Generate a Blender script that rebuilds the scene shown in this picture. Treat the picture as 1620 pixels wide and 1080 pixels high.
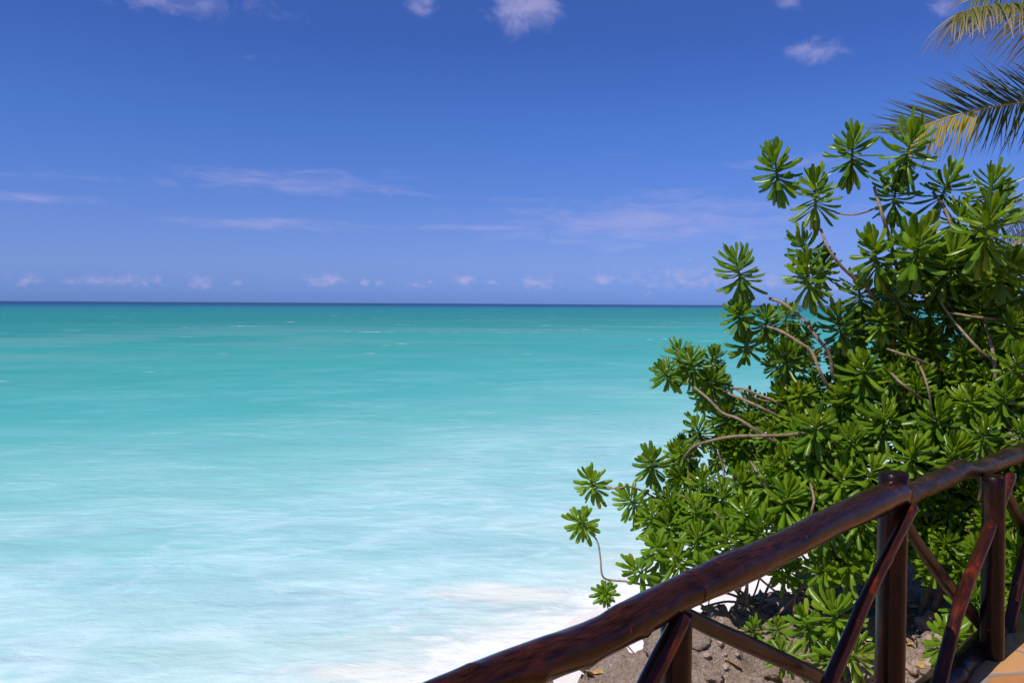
import bpy, math, random
from mathutils import Vector, Matrix, Quaternion, noise

for o in list(bpy.data.objects):
    bpy.data.objects.remove(o)
scene = bpy.context.scene
COL = scene.collection
R = math.radians
rnd = random.Random(11)

# ------------------------------------------------------------------ camera
EYE = 1.65
cam_d = bpy.data.cameras.new("camera")
cam = bpy.data.objects.new("camera", cam_d)
COL.objects.link(cam)
cam_d.sensor_width = 36.0
cam_d.lens = 28.0
cam_d.clip_start = 0.05
cam_d.clip_end = 200000.0
PITCH, ROLL = R(-2.70), R(0.33)
cam.matrix_world = (Matrix.Translation((0, 0, EYE)) @ Matrix.Rotation(R(90) + PITCH, 4, 'X')
                    @ Matrix.Rotation(ROLL, 4, 'Z'))
scene.camera = cam
F = 28.0 / 36.0 * 1620


def ray(px, py):
    d = cam.matrix_world.to_3x3() @ Vector(((px - 810) / F, -(py - 540) / F, -1.0))
    return d


def at(px, py, Y):
    """world point seen at photo pixel (px, py), Y metres in front of the terrace viewpoint"""
    d = ray(px, py)
    return Vector((0, 0, EYE)) + d * (Y / d.y)


def at_z(px, py, z):
    d = ray(px, py)
    return Vector((0, 0, EYE)) + d * ((z - EYE) / d.z)


# ------------------------------------------------------------------ light
SUN = Vector((-0.42, -0.36, 0.84)).normalized()
sun_el = math.asin(SUN.z)
sun_az = math.atan2(SUN.x, SUN.y)
sd = bpy.data.lights.new("sun", 'SUN')
sd.energy = 4.6
sd.angle = R(0.5)
sd.color = (1.0, 0.95, 0.88)
so = bpy.data.objects.new("sun", sd)
COL.objects.link(so)
so.rotation_euler = SUN.to_track_quat('Z', 'Y').to_euler()
scene.view_settings.view_transform = 'Standard'
scene.view_settings.look = 'None'
scene.view_settings.exposure = 0.0
scene.view_settings.gamma = 1.0
scene.cycles.max_bounces = 6
scene.cycles.transparent_max_bounces = 8


class NT:
    """small node-tree helper"""

    def __init__(self, tree):
        self.t = tree
        self.n = tree.nodes
        self.l = tree.links

    def new(self, typ, **kw):
        n = self.n.new(typ)
        for k, v in kw.items():
            setattr(n, k, v)
        return n

    def link(self, a, b):
        self.l.new(a, b)

    def put(self, sock, v):
        if hasattr(v, 'is_output') or isinstance(v, bpy.types.NodeSocket):
            self.l.new(v, sock)
        else:
            sock.default_value = v

    def math(self, op, a, b=None, c=None, clamp=False):
        n = self.new('ShaderNodeMath', operation=op, use_clamp=clamp)
        self.put(n.inputs[0], a)
        if b is not None:
            self.put(n.inputs[1], b)
        if c is not None:
            self.put(n.inputs[2], c)
        return n.outputs[0]

    def vmath(self, op, a, b=None, out=0):
        n = self.new('ShaderNodeVectorMath', operation=op)
        self.put(n.inputs[0], a)
        if b is not None:
            self.put(n.inputs[1], b)
        return n.outputs['Value'] if out == 'v' else n.outputs[0]

    def comb(self, x, y, z):
        n = self.new('ShaderNodeCombineXYZ')
        self.put(n.inputs[0], x)
        self.put(n.inputs[1], y)
        self.put(n.inputs[2], z)
        return n.outputs[0]

    def sep(self, v):
        n = self.new('ShaderNodeSeparateXYZ')
        self.put(n.inputs[0], v)
        return n.outputs

    def noise(self, vec, scale=1.0, detail=4.0, rough=0.55, dist=0.0, color=False):
        n = self.new('ShaderNodeTexNoise')
        self.put(n.inputs['Vector'], vec)
        n.inputs['Scale'].default_value = scale
        n.inputs['Detail'].default_value = detail
        n.inputs['Roughness'].default_value = rough
        n.inputs['Distortion'].default_value = dist
        return n.outputs['Color' if color else 'Fac']

    def mapr(self, v, a, b, c=0.0, d=1.0, smooth=False):
        n = self.new('ShaderNodeMapRange')
        n.interpolation_type = 'SMOOTHSTEP' if smooth else 'LINEAR'
        self.put(n.inputs['Value'], v)
        n.inputs['From Min'].default_value = a
        n.inputs['From Max'].default_value = b
        n.inputs['To Min'].default_value = c
        n.inputs['To Max'].default_value = d
        return n.outputs[0]

    def ramp(self, v, stops, interp='LINEAR'):
        n = self.new('ShaderNodeValToRGB')
        cr = n.color_ramp
        cr.interpolation = interp
        while len(cr.elements) < len(stops):
            cr.elements.new(0.5)
        for e, (p, c) in zip(cr.elements, stops):
            e.position = p
            e.color = (c[0], c[1], c[2], 1)
        self.put(n.inputs[0], v)
        return n.outputs[0]

    def mix(self, f, a, b, blend='MIX'):
        n = self.new('ShaderNodeMix', data_type='RGBA', blend_type=blend)
        self.put(n.inputs[0], f)
        for s, v in ((n.inputs[6], a), (n.inputs[7], b)):
            if isinstance(v, tuple):
                s.default_value = (v[0], v[1], v[2], 1)
            else:
                self.put(s, v)
        return n.outputs[2]


def mat(name):
    m = bpy.data.materials.new(name)
    m.use_nodes = True
    t = NT(m.node_tree)
    p = m.node_tree.nodes['Principled BSDF']
    return m, t, p


def bump(t, p, h, strength=0.3, dist=0.02):
    b = t.new('ShaderNodeBump')
    b.inputs['Strength'].default_value = strength
    b.inputs['Distance'].default_value = dist
    t.put(b.inputs['Height'], h)
    t.link(b.outputs[0], p.inputs['Normal'])
    return b


def srgb(r, g, b):
    f = lambda c: (c / 255 / 12.92) if c / 255 <= 0.04045 else ((c / 255 + 0.055) / 1.055) ** 2.4
    return (f(r), f(g), f(b))


# ------------------------------------------------------------------ world sky with clouds
world = bpy.data.worlds.new("World")
scene.world = world
world.use_nodes = True
w = NT(world.node_tree)
bg = world.node_tree.nodes['Background']
SKY_STRENGTH = 0.1
bg.inputs['Strength'].default_value = SKY_STRENGTH
sky = w.new('ShaderNodeTexSky', sky_type='NISHITA')
sky.sun_disc = False
sky.sun_elevation = sun_el
sky.sun_rotation = sun_az
sky.air_density = 1.0
sky.dust_density = 0.3
sky.ozone_density = 2.0
tc = w.new('ShaderNodeTexCoord')
dx, dy, dz = w.sep(tc.outputs['Generated'])
el = w.math('ARCSINE', dz)
az = w.math('ARCTAN2', dx, dy)
eln = w.mapr(el, R(-2), R(40))
SKYTINT = [  # elevation (deg), correction of the clear-air colour towards this sky
    (-2.0, (0.24, 0.44, 1.42)), (0.5, (0.246, 0.446, 1.396)), (2.7, (0.36, 0.49, 1.18)), (5.8, (0.378, 0.51, 1.11)),
    (12.2, (0.335, 0.55, 1.14)), (17.9, (0.30, 0.48, 1.08)), (40.0, (0.5, 0.7, 1.1))]
tint = w.ramp(eln, [((e + 2) / 42, tuple(x / 2 for x in c)) for e, c in SKYTINT])
tint = w.mix(1.0, tint, (2.0, 2.0, 2.0), 'MULTIPLY')
skyc = w.mix(1.0, sky.outputs[0], tint, 'MULTIPLY')


def pix_ae(px, py):
    d = ray(px, py).normalized()
    return math.atan2(d.x, d.y), math.asin(d.z)


vec = w.comb(az, el, 0.0)


def blobs(lst):
    acc = None
    for (px, py, rx, ry, k) in lst:
        a0, e0 = pix_ae(px, py)
        q = w.vmath('SUBTRACT', vec, (a0, e0, 0.0))
        q = w.vmath('MULTIPLY', q, (F / rx, F / ry, 0.0))
        ln = w.vmath('LENGTH', q, out='v')
        v = w.math('MULTIPLY_ADD', ln, -k, k)
        acc = v if acc is None else w.math('MAXIMUM', acc, v)
    return w.math('MAXIMUM', acc, -1.0)


puffs = [(185, 444, 80, 11, .8), (318, 446, 28, 16, 1.0), (40, 443, 24, 11, .8), (378, 446, 12, 8, .7), (515, 443, 46, 15, 1.),
         (575, 446, 14, 8, .9), (600, 447, 14, 6, .8), (660, 450, 42, 9, .7), (735, 443, 34, 14, 1.), (776, 447, 18, 6, .9),
         (850, 446, 42, 16, 1.), (953, 442, 28, 13, 1.), (1025, 452, 30, 9, .7), (1085, 447, 50, 14, .9), (1222, 448, 40, 14, .9),
         (250, 444, 16, 13, .7), (110, 446, 16, 6, .6), (680, 446, 10, 8, .7), (1330, 452, 40, 12, .8), (-120, 446, 60, 12, .8), (1150, 440, 260, 26, .62)]
tops = [(825, 8, 82, 58, 1.3), (668, 0, 32, 30, .9), (1292, 82, 60, 26, .85), (1493, 10, 34, 34, .9), (1255, 0, 40, 20, .9),
        (220, -6, 260, 26, .85), (390, 90, 50, 20, .55), (-200, 120, 160, 50, .9), (1500, -160, 200, 70, 1.0), (600, -200, 240, 80, 1.0)]
streaks = [(480, 289, 230, 30, .9), (45, 314, 120, 11, 1.0), (430, 355, 190, 14, .85), (1030, 350, 400, 55, .95),
           (760, 360, 330, 9, .85), (1260, 258, 120, 18, .7), (980, 245, 50, 9, .6), (160, 285, 180, 9, .55),
           (-250, 330, 200, 14, .8), (1900, 320, 300, 40, .8)]
nv1 = w.comb(az, w.math('MULTIPLY', el, 1.5), 0.0)
n1 = w.noise(nv1, 75, 7, 0.62, 0.4)
n2 = w.noise(nv1, 22, 7, 0.6, 0.5)
nv3 = w.comb(az, w.math('MULTIPLY', el, 5.0), 0.3)
n3 = w.noise(nv3, 16, 7, 0.62, 0.6)
c1 = w.mapr(w.math('MULTIPLY_ADD', n1, 2.4, w.math('ADD', blobs(puffs), -1.28)), 0.0, 1.25, 0, 0.55, True)
c2 = w.mapr(w.math('MULTIPLY_ADD', n2, 2.2, w.math('ADD', blobs(tops), -1.30)), 0.0, 1.15, 0, 0.60, True)
c3 = w.mapr(w.math('MULTIPLY_ADD', n3, 2.0, w.math('ADD', blobs(streaks), -1.08)), 0.0, 1.25, 0, 0.42, True)
cl = w.math('MAXIMUM', w.math('MAXIMUM', c1, c2), c3)
cc = srgb(188, 182, 226)
cloudcol = tuple(c / SKY_STRENGTH for c in cc)
skyc = w.mix(cl, skyc, cloudcol)
w.link(skyc, bg.inputs['Color'])

# ------------------------------------------------------------------ object helpers


def mesh_obj(name, verts, faces, material, parent=None, smooth=True, uvs=None, attrs=None, loc=None):
    me = bpy.data.meshes.new(name)
    if loc is not None:
        verts = [Vector(v) - loc for v in verts]
    me.from_pydata([tuple(v) for v in verts], [], faces)
    if smooth:
        me.polygons.foreach_set('use_smooth', [True] * len(me.polygons))
    if attrs:
        for an, typ, data in attrs:
            a = me.attributes.new(an, typ, 'POINT')
            flat = [c for v in data for c in v] if typ != 'FLOAT' else data
            a.data.foreach_set('vector' if typ == 'FLOAT_VECTOR' else ('color' if typ == 'FLOAT_COLOR' else 'value'), flat)
    me.materials.append(material)
    o = bpy.data.objects.new(name, me)
    COL.objects.link(o)
    if loc is not None:
        o.location = loc
    if parent is not None:
        o.parent = parent
        o.matrix_parent_inverse = parent.matrix_basis.inverted()
    return o


def thing(name, loc, label, cat, group=None):
    o = bpy.data.objects.new(name, None)
    COL.objects.link(o)
    o.location = loc
    o.empty_display_size = 0.1
    tag(o, label, cat, group)
    return o


def tag(o, label=None, cat=None, group=None, kind=None):
    if label:
        o['label'] = label
    if cat:
        o['category'] = cat
    if group:
        o['group'] = group
    if kind:
        o['kind'] = kind
    return o


def smooth_path(pts, rad, n):
    """Catmull-Rom through pts (Vectors) with radii"""
    P = [pts[0] * 2 - pts[1]] + list(pts) + [pts[-1] * 2 - pts[-2]]
    Rr = [rad[0]] + list(rad) + [rad[-1]]
    out, ro = [], []
    for i in range(1, len(P) - 2):
        for k in range(n):
            t = k / n
            a, b, c, d = P[i - 1], P[i], P[i + 1], P[i + 2]
            out.append(0.5 * ((2 * b) + (c - a) * t + (2 * a - 5 * b + 4 * c - d) * t * t + (3 * b - a - 3 * c + d) * t ** 3))
            ro.append(Rr[i] * (1 - t) + Rr[i + 1] * t)
    out.append(P[-2])
    ro.append(Rr[-2])
    return out, ro


def tube(pts, rad, seg=12, n=6, wob=0.0, wfreq=6.0, cap=True, seed=0.0, knots=(), aspect=1.0):
    """returns verts, faces, grain coordinates"""
    path, rr = smooth_path(pts, rad, n)
    V, Fc, G = [], [], []
    L = 0.0
    tprev = None
    up = None
    for i, p in enumerate(path):
        t = (path[min(i + 1, len(path) - 1)] - path[max(i - 1, 0)]).normalized()
        if up is None:
            up = Vector((0, 0, 1)) if abs(t.z) < 0.9 else Vector((0, 1, 0))
        up = (up - t * up.dot(t)).normalized()
        sd_ = t.cross(up)
        if i:
            L += (path[i] - path[i - 1]).length
        for k in range(seg):
            a = 2 * math.pi * k / seg
            dirv = up * math.cos(a) + sd_ * math.sin(a)
            r = rr[i]
            if wob:
                q = Vector((math.cos(a) * 1.2, math.sin(a) * 1.2, L * wfreq + seed * 7.3))
                r *= 1 + wob * (noise.noise(q) + 0.5 * noise.noise(q * 2.7))
            for (kl, ka, kr, kh) in knots:
                da = (a - ka + math.pi) % (2 * math.pi) - math.pi
                d2 = ((L - kl) ** 2 + (da * rr[i]) ** 2) / (kr * kr)
                r += kh * math.exp(-d2)
            V.append(p + dirv * r)
            G.append((math.cos(a) * rr[i], math.sin(a) * rr[i], L + seed * 3.1))
    m = len(path)
    for i in range(m - 1):
        for k in range(seg):
            k2 = (k + 1) % seg
            Fc.append((i * seg + k, i * seg + k2, (i + 1) * seg + k2, (i + 1) * seg + k))
    if cap:
        for (ring, flip) in ((0, True), (m - 1, False)):
            base = ring * seg
            t = (path[1] - path[0]) * -1 if ring == 0 else path[-1] - path[-2]
            t = t.normalized()
            c = path[ring]
            # a slightly rounded cut end: inner ring, then the middle
            i0 = len(V)
            for k in range(seg):
                V.append(c + (V[base + k] - c) * 0.88 + t * rr[ring] * 0.06)
                G.append((G[base + k][0] * 0.85, G[base + k][1] * 0.85, G[base + k][2]))
            ce = len(V)
            V.append(c + t * rr[ring] * 0.07)
            G.append((0, 0, G[base][2]))
            for k in range(seg):
                k2 = (k + 1) % seg
                q = (base + k, i0 + k, i0 + k2, base + k2)
                Fc.append(q[::-1] if not flip else q)
                q = (i0 + k, ce, i0 + k2)
                Fc.append(q[::-1] if not flip else q)
    # fix orientation (outward)
    return V, Fc, G


# ------------------------------------------------------------------ materials
def wood_material(name, dark, mid, red, redamt, rough=0.28):
    m, t, p = mat(name)
    at_ = t.new('ShaderNodeAttribute', attribute_name='grain')
    g = t.vmath('MULTIPLY', at_.outputs['Vector'], (1.0, 1.0, 0.10))
    fine = t.noise(g, 160, 6, 0.65, 0.3)
    g2 = t.vmath('MULTIPLY', at_.outputs['Vector'], (1.0, 1.0, 0.35))
    mott = t.noise(g2, 22, 6, 0.62, 0.8)
    blot = t.noise(t.vmath('MULTIPLY', at_.outputs['Vector'], (1.0, 1.0, 0.4)), 12, 6, 0.65, 0.8)
    spots = t.noise(at_.outputs['Vector'], 30, 3, 0.5, 0.4)
    c = t.mix(t.mapr(fine, 0.35, 0.7), dark, mid)
    rm = t.mapr(t.math('MULTIPLY_ADD', blot, 0.7, t.math('MULTIPLY', mott, 0.3)), 0.62 - redamt, 0.74 - redamt * 0.6, 0, 1, True)
    c = t.mix(t.math('MULTIPLY', rm, t.mapr(fine, 0.25, 0.75, 0.5, 1.0)), c, red)
    sc_ = t.noise(t.vmath('MULTIPLY', at_.outputs['Vector'], (1.0, 1.0, 2.2)), 11, 4, 0.6, 0.9)
    c = t.mix(t.mapr(sc_, 0.66, 0.73, 0, 0.8, True), c, (0.24, 0.040, 0.012))
    sp = t.mapr(spots, 0.70, 0.78, 0, 0.85, True)
    c = t.mix(sp, c, (0.006, 0.004, 0.004))
    t.link(c, p.inputs['Base Color'])
    t.put(p.inputs['Roughness'], t.mapr(mott, 0.3, 0.75, rough - 0.06, rough + 0.12))
    p.inputs['Specular IOR Level'].default_value = 0.12
    p.inputs['Coat Weight'].default_value = 0.14
    p.inputs['Coat Roughness'].default_value = 0.06
    h = t.math('ADD', t.math('MULTIPLY', mott, 0.7), t.math('MULTIPLY', fine, 0.3))
    bump(t, p, h, 0.30, 0.005)
    return m


M_wood = wood_material('varnished_wood', (0.008, 0.003, 0.002), (0.050, 0.014, 0.006), (0.11, 0.018, 0.006), 0.09, 0.18)
M_brace = wood_material('varnished_wood_red', (0.018, 0.006, 0.004), (0.050, 0.012, 0.006), (0.19, 0.026, 0.006), 0.13, 0.12)
M_post = wood_material('varnished_wood_post', (0.005, 0.0025, 0.002), (0.018, 0.006, 0.004), (0.05, 0.009, 0.006), 0.12, 0.28)
M_kerb = wood_material('weathered_log', (0.008, 0.005, 0.004), (0.040, 0.022, 0.014), (0.08, 0.045, 0.028), 0.16, 0.40)


def leaf_material(name, cols, trans=0.42):
    m, t, p = mat(name)
    a = t.new('ShaderNodeAttribute', attribute_name='leaf')   # x: random, y: across (-1..1), z: along 0..1
    r, ac, al = t.sep(a.outputs['Vector'])
    oi = t.new('ShaderNodeObjectInfo')
    f = t.math('FRACT', t.math('ADD', r, t.math('MULTIPLY', oi.outputs['Random'], 0.37)))
    c = t.ramp(f, cols)
    rib = t.mapr(t.math('ABSOLUTE', ac), 0.0, 0.13, 0.55, 0.0, True)
    c = t.mix(rib, c, (0.20, 0.33, 0.06))
    tcg = t.new('ShaderNodeTexCoord')
    nn = t.noise(tcg.outputs['Object'], 30, 3, 0.6)
    c = t.mix(t.mapr(nn, 0.35, 0.8, 0.0, 0.35), c, (0.03, 0.07, 0.008))
    # old leaves (r > 1) are yellow
    old = t.mapr(r, 1.05, 1.2)
    c = t.mix(old, c, t.mix(t.mapr(nn, 0.3, 0.7), (0.70, 0.46, 0.03), (0.34, 0.33, 0.03)))
    t.link(c, p.inputs['Base Color'])
    p.inputs['Roughness'].default_value = 0.30
    p.inputs['Specular IOR Level'].default_value = 0.42
    h = t.math('ADD', nn, t.math('MULTIPLY', rib, -0.8))
    bump(t, p, h, 0.25, 0.004)
    tr = t.new('ShaderNodeBsdfTranslucent')
    t.link(t.mix(1.0, c, (1.5, 1.5, 0.7), 'MULTIPLY'), tr.inputs['Color'])
    ms = t.new('ShaderNodeMixShader')
    ms.inputs[0].default_value = trans
    t.link(p.outputs[0], ms.inputs[1])
    t.link(tr.outputs[0], ms.inputs[2])
    t.link(ms.outputs[0], m.node_tree.nodes['Material Output'].inputs['Surface'])
    return m


M_leaf = leaf_material('shrub_leaf', [(0.0, (0.065, 0.142, 0.006)), (0.3, (0.105, 0.205, 0.008)),
                                      (0.65, (0.17, 0.285, 0.010)), (1.0, (0.28, 0.38, 0.015))], 0.40)
M_leaf2 = leaf_material('young_shrub_leaf', [(0.0, (0.11, 0.215, 0.010)), (0.4, (0.16, 0.285, 0.012)),
                                             (0.75, (0.22, 0.34, 0.015)), (1.0, (0.32, 0.42, 0.02))], 0.42)
m, t, p = mat('flower_petal')
p.inputs['Base Color'].default_value = (0.80, 0.80, 0.72, 1)
p.inputs['Roughness'].default_value = 0.5
M_flower = m


def bark_material(name, a, b):
    m, t, p = mat(name)
    g = t.new('ShaderNodeAttribute', attribute_name='grain')
    rings = t.noise(t.vmath('MULTIPLY', g.outputs['Vector'], (0.3, 0.3, 1.0)), 90, 3, 0.6)
    n_ = t.noise(g.outputs['Vector'], 25, 5, 0.6)
    c = t.mix(t.mapr(n_, 0.3, 0.7), a, b)
    c = t.mix(t.mapr(rings, 0.5, 0.7, 0, 0.5), c, (0.05, 0.03, 0.02))
    t.link(c, p.inputs['Base Color'])
    p.inputs['Roughness'].default_value = 0.7
    bump(t, p, rings, 0.5, 0.004)
    return m


M_bark = bark_material('shrub_bark', (0.15, 0.095, 0.055), (0.34, 0.24, 0.15))
M_palmbark = bark_material('palm_bark', (0.16, 0.13, 0.10), (0.32, 0.28, 0.22))

# ------------------------------------------------------------------ lie of the land
# the railing runs along O + D*t; s is the distance from it towards the sea
O = Vector((0.388, 1.88))
D = Vector((0.7071, 0.7071))
N = Vector((-0.7071, 0.7071))
SEA = -3.5


def st(s, t):
    v = O + D * t + N * s
    return v.x, v.y


def s_of(x, y):
    return (x - O.x) * N.x + (y - O.y) * N.y


def t_of(x, y):
    return (x - O.x) * D.x + (y - O.y) * D.y


def fbm(x, y, z=0.0, oct=5, gain=0.5):
    a, f, v = 1.0, 1.0, 0.0
    for _ in range(oct):
        v += a * noise.noise(Vector((x * f, y * f, z + _ * 7.7)))
        a *= gain
        f *= 2.03
    return v


# ---- sea
def build_sea():
    rows, cols = 420, 300
    y0, y1 = 3.0, 60000.0
    V, Fc = [], []
    for i in range(rows):
        Y = y0 * (y1 / y0) ** (i / (rows - 1))
        for j in range(cols):
            tt = (j / (cols - 1) * 2 - 1)
            x = tt * 1.75 * (Y + 16)
            dx_ = 3.5 * (Y + 16) / cols
            h = 0.0
            if Y < 400:
                fade = max(0.0, min(1.0, (400 - Y) / 300))
                s = s_of(x, Y)
                shore = max(0.25, min(1.0, (s - 6) / 12))
                # swell running in towards the shore, plus chop
                u = (x * N.x + Y * N.y) * 0.35 + Y * 0.45
                h = 0.10 * fbm(x * 0.05 + 3, u * 0.22, 1.0, 3) + 0.045 * fbm(x * 0.22, u * 0.75, 5.0, 3)
                h *= fade * shore
            V.append((x, Y, SEA + h))
    for i in range(rows - 1):
        for j in range(cols - 1):
            a = i * cols + j
            Fc.append((a, a + 1, a + cols + 1, a + cols))
    m, t, p = mat('lagoon_water')
    geo = t.new('ShaderNodeNewGeometry')
    X, Y, Z = t.sep(geo.outputs['Position'])
    pos = t.comb(X, Y, 0.0)
    # distance out from the shore, with shallows and channels
    q = t.math('MULTIPLY_ADD', X, -0.85, Y)
    q = t.math('MAXIMUM', q, 2.0)
    lq = t.math('LOGARITHM', q, 10.0)            # 1 = 10 m, 2 = 100 m, 3 = 1 km
    # noise in log-stretched space, so bands keep reading at every distance
    lv = t.comb(t.math('DIVIDE', X, t.math('ADD', Y, 14.0)), t.math('MULTIPLY', t.math('LOGARITHM', t.math('MAXIMUM', Y, 1.0), 10.0), 6.0), 0.0)
    big = t.noise(lv, 1.3, 4, 0.55, 0.5)
    lq2 = t.math('ADD', lq, t.math('MULTIPLY_ADD', big, 0.36, -0.18))
    S = [(10, (198, 226, 228)), (13.5, (196, 233, 234)), (18, (186, 232, 236)), (22, (170, 226, 231)), (27, (158, 222, 226)),
         (36, (130, 210, 212)), (52, (92, 194, 192)), (75, (68, 184, 176)), (120, (58, 178, 164)), (190, (42, 160, 146)),
         (280, (34, 148, 134)), (480, (22, 146, 138)), (950, (12, 134, 140)), (1500, (14, 100, 126)), (2300, (14, 64, 112)), (20000, (16, 60, 110))]
    K = 0.73
    stops = []
    for d, c in S:
        l = srgb(*c)
        stops.append(((math.log10(d) - 0.9) / 3.5, (l[0] * K, l[1] * K * 1.01, l[2] * K * (0.92 if d > 24 else 0.97))))
    col = t.ramp(t.math('DIVIDE', t.math('ADD', lq2, -0.9), 3.5), stops)
    # milky sediment drifting in streaks (isotropic on the water; looks stretched from here)
    ca, sa = math.cos(R(14)), math.sin(R(14))
    cu = t.math('MULTIPLY_ADD', X, ca, t.math('MULTIPLY', Y, sa))      # along the crests
    cv = t.math('MULTIPLY_ADD', Y, ca, t.math('MULTIPLY', X, -sa))     # across them
    sv = t.comb(t.math('MULTIPLY', cu, 0.55), cv, 0.0)
    sed = t.noise(sv, 0.20, 7, 0.54, 1.0)
    sv2 = t.comb(t.math('MULTIPLY', cu, 0.45), cv, 5.0)
    sed2 = t.noise(sv2, 1.1, 6, 0.55, 1.2)
    nearm = t.mapr(lq, 1.15, 1.62, 1.0, 0.0, True)
    midm = t.mapr(lq, 1.5, 2.6, 1.0, 0.0, True)
    sm = t.mapr(t.math('MULTIPLY_ADD', sed, 0.62, t.math('MULTIPLY', sed2, 0.38)), 0.42, 0.68, 0, 1, True)
    milky = tuple(x * 0.92 for x in srgb(216, 241, 242))
    col = t.mix(t.math('MULTIPLY', sm, t.math('MULTIPLY_ADD', nearm, 0.48, t.math('MULTIPLY', midm, 0.06))), col, milky)
    bil = t.noise(t.comb(t.math('MULTIPLY', cu, 0.75), cv, 11.0), 0.6, 8, 0.56, 2.0)
    edge = t.mapr(bil, 0.46, 0.70, 0.0, 0.40, True)
    col = t.mix(t.math('MULTIPLY', edge, nearm), col, tuple(x * 0.92 for x in srgb(226, 240, 246)))
    grey = t.mapr(t.noise(t.vmath('ADD', sv, (7.0, 3.0, 0.0)), 0.45, 6, 0.6, 1.2), 0.5, 0.70, 0.0, 0.42, True)
    col = t.mix(t.math('MULTIPLY', grey, nearm), col, tuple(x * 0.72 for x in srgb(186, 214, 226)))
    # bluish troughs
    tr = t.mapr(t.noise(t.vmath('ADD', sv, (31.0, 17.0, 0.0)), 0.27, 7, 0.62, 0.9), 0.50, 0.70, 0, 0.28, True)
    blue = tuple(x * 0.70 for x in srgb(134, 184, 208))
    col = t.mix(t.math('MULTIPLY', tr, t.mapr(lq, 1.15, 2.1, 1.0, 0.25)), col, blue)
    # thin bright lines along the crests
    rdg = t.noise(t.comb(t.math('MULTIPLY', cu, 0.16), cv, 9.0), 0.8, 7, 0.60, 1.4)
    ln = t.mapr(t.math('ABSOLUTE', t.math('ADD', rdg, -0.5)), 0.0, 0.05, 0.26, 0.0, True)
    ln = t.math('MULTIPLY', ln, t.mapr(sed, 0.45, 0.6, 0.0, 1.0, True))
    col = t.mix(t.math('MULTIPLY', ln, t.mapr(lq, 1.2, 2.0, 1.0, 0.08)), col, tuple(x * 0.9 for x in srgb(220, 246, 246)))
    # pale grey-green sand bank showing through in the middle distance
    bank = t.math('MULTIPLY', t.mapr(t.noise(lv, 2.2, 5, 0.6, 0.7), 0.44, 0.62, 0, 0.42, True),
                  t.math('MULTIPLY', t.mapr(lq, 1.75, 2.1, 0, 1, True), t.mapr(lq, 2.25, 2.5, 1, 0, True)))
    col = t.mix(bank, col, tuple(x * 0.72 for x in srgb(128, 184, 176)))
    # small whitecaps
    wv = t.comb(t.math('MULTIPLY', X, 0.16), t.math('MULTIPLY', Y, 0.30), 0.0)
    wn = t.noise(wv, 1.0, 5, 0.68, 0.2)
    wl = t.noise(t.vmath('MULTIPLY', wv, (0.16, 0.16, 0.0)), 1.0, 3, 0.5)
    wc = t.mapr(t.math('MULTIPLY_ADD', wl, 0.5, wn), 0.92, 0.975, 0, 0.85, True)
    wc = t.math('MULTIPLY', wc, t.mapr(lq, 1.55, 2.0, 0.0, 1.0, True))
    wv2 = t.comb(t.math('MULTIPLY', X, 0.55), t.math('MULTIPLY', Y, 1.0), 3.0)
    wc2 = t.mapr(t.noise(wv2, 1.0, 6, 0.66, 0.3), 0.66, 0.78, 0, 0.42, True)
    wc2 = t.math('MULTIPLY', wc2, t.mapr(lq, 1.2, 1.9, 1.0, 0.0, True))
    wc = t.math('MAXIMUM', wc, wc2)
    # surf along the sand, and sand stirred up behind it
    sdist = t.math('MULTIPLY_ADD', X, N.x, t.math('MULTIPLY_ADD', Y, N.y, -(O.x * N.x + O.y * N.y)))
    fn = t.noise(t.vmath('MULTIPLY', pos, (0.8, 1.0, 1.0)), 0.55, 7, 0.62, 0.9)
    fo = t.math('MULTIPLY_ADD', t.math('ADD', fn, -0.5), 5.0, sdist)
    foam = t.mapr(fo, 6.9, 9.2, 1.0, 0.0)
    fine = t.noise(t.comb(t.math('MULTIPLY', cu, 0.6), cv, 2.0), 1.5, 8, 0.66, 1.4)
    foam = t.mapr(t.math('ADD', foam, t.math('MULTIPLY_ADD', fine, 1.5, -0.75)), 0.30, 0.85, 0.0, 0.82, True)
    stir = t.mapr(t.math('MULTIPLY_ADD', t.math('ADD', fn, -0.5), 3.0, sdist), 7.6, 9.6, 0.40, 0.0, True)
    # two shallow spots where the swash lifts sand
    for (bx, by, rx, ry) in ((0.15, 13.9, 1.7, 0.75), (-1.9, 10.9, 2.0, 0.5)):
        dq = t.vmath('MULTIPLY', t.vmath('SUBTRACT', pos, (bx, by, 0.0)), (1 / rx, 1 / ry, 0.0))
        ln_ = t.math('MULTIPLY_ADD', t.math('ADD', fn, -0.5), 1.6, t.vmath('LENGTH', dq, out='v'))
        stir = t.math('MAXIMUM', stir, t.mapr(ln_, 0.35, 1.1, 0.62, 0.0, True))
    col = t.mix(stir, col, (0.84, 0.76, 0.67))
    col = t.mix(foam, col, (0.84, 0.83, 0.85))
    col = t.mix(wc, col, (0.80, 0.86, 0.86))
    t.link(col, p.inputs['Base Color'])
    p.inputs['Roughness'].default_value = 0.32
    p.inputs['Specular IOR Level'].default_value = 0.06
    rip = t.noise(t.vmath('MULTIPLY', pos, (0.6, 1.2, 1.0)), 1.3, 6, 0.62, 0.3)
    rip2 = t.noise(t.vmath('MULTIPLY', pos, (0.35, 1.0, 1.0)), 0.30, 4, 0.6, 0.3)
    b = bump(t, p, t.math('MULTIPLY_ADD', rip, 0.3, rip2), 0.45, 0.5)
    t.put(b.inputs['Strength'], t.mapr(lq, 1.0, 2.8, 0.55, 0.12))
    o = mesh_obj('water', V, Fc, m)
    tag(o, 'turquoise lagoon water milky white near the shore', 'sea', kind='structure')


build_sea()


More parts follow.
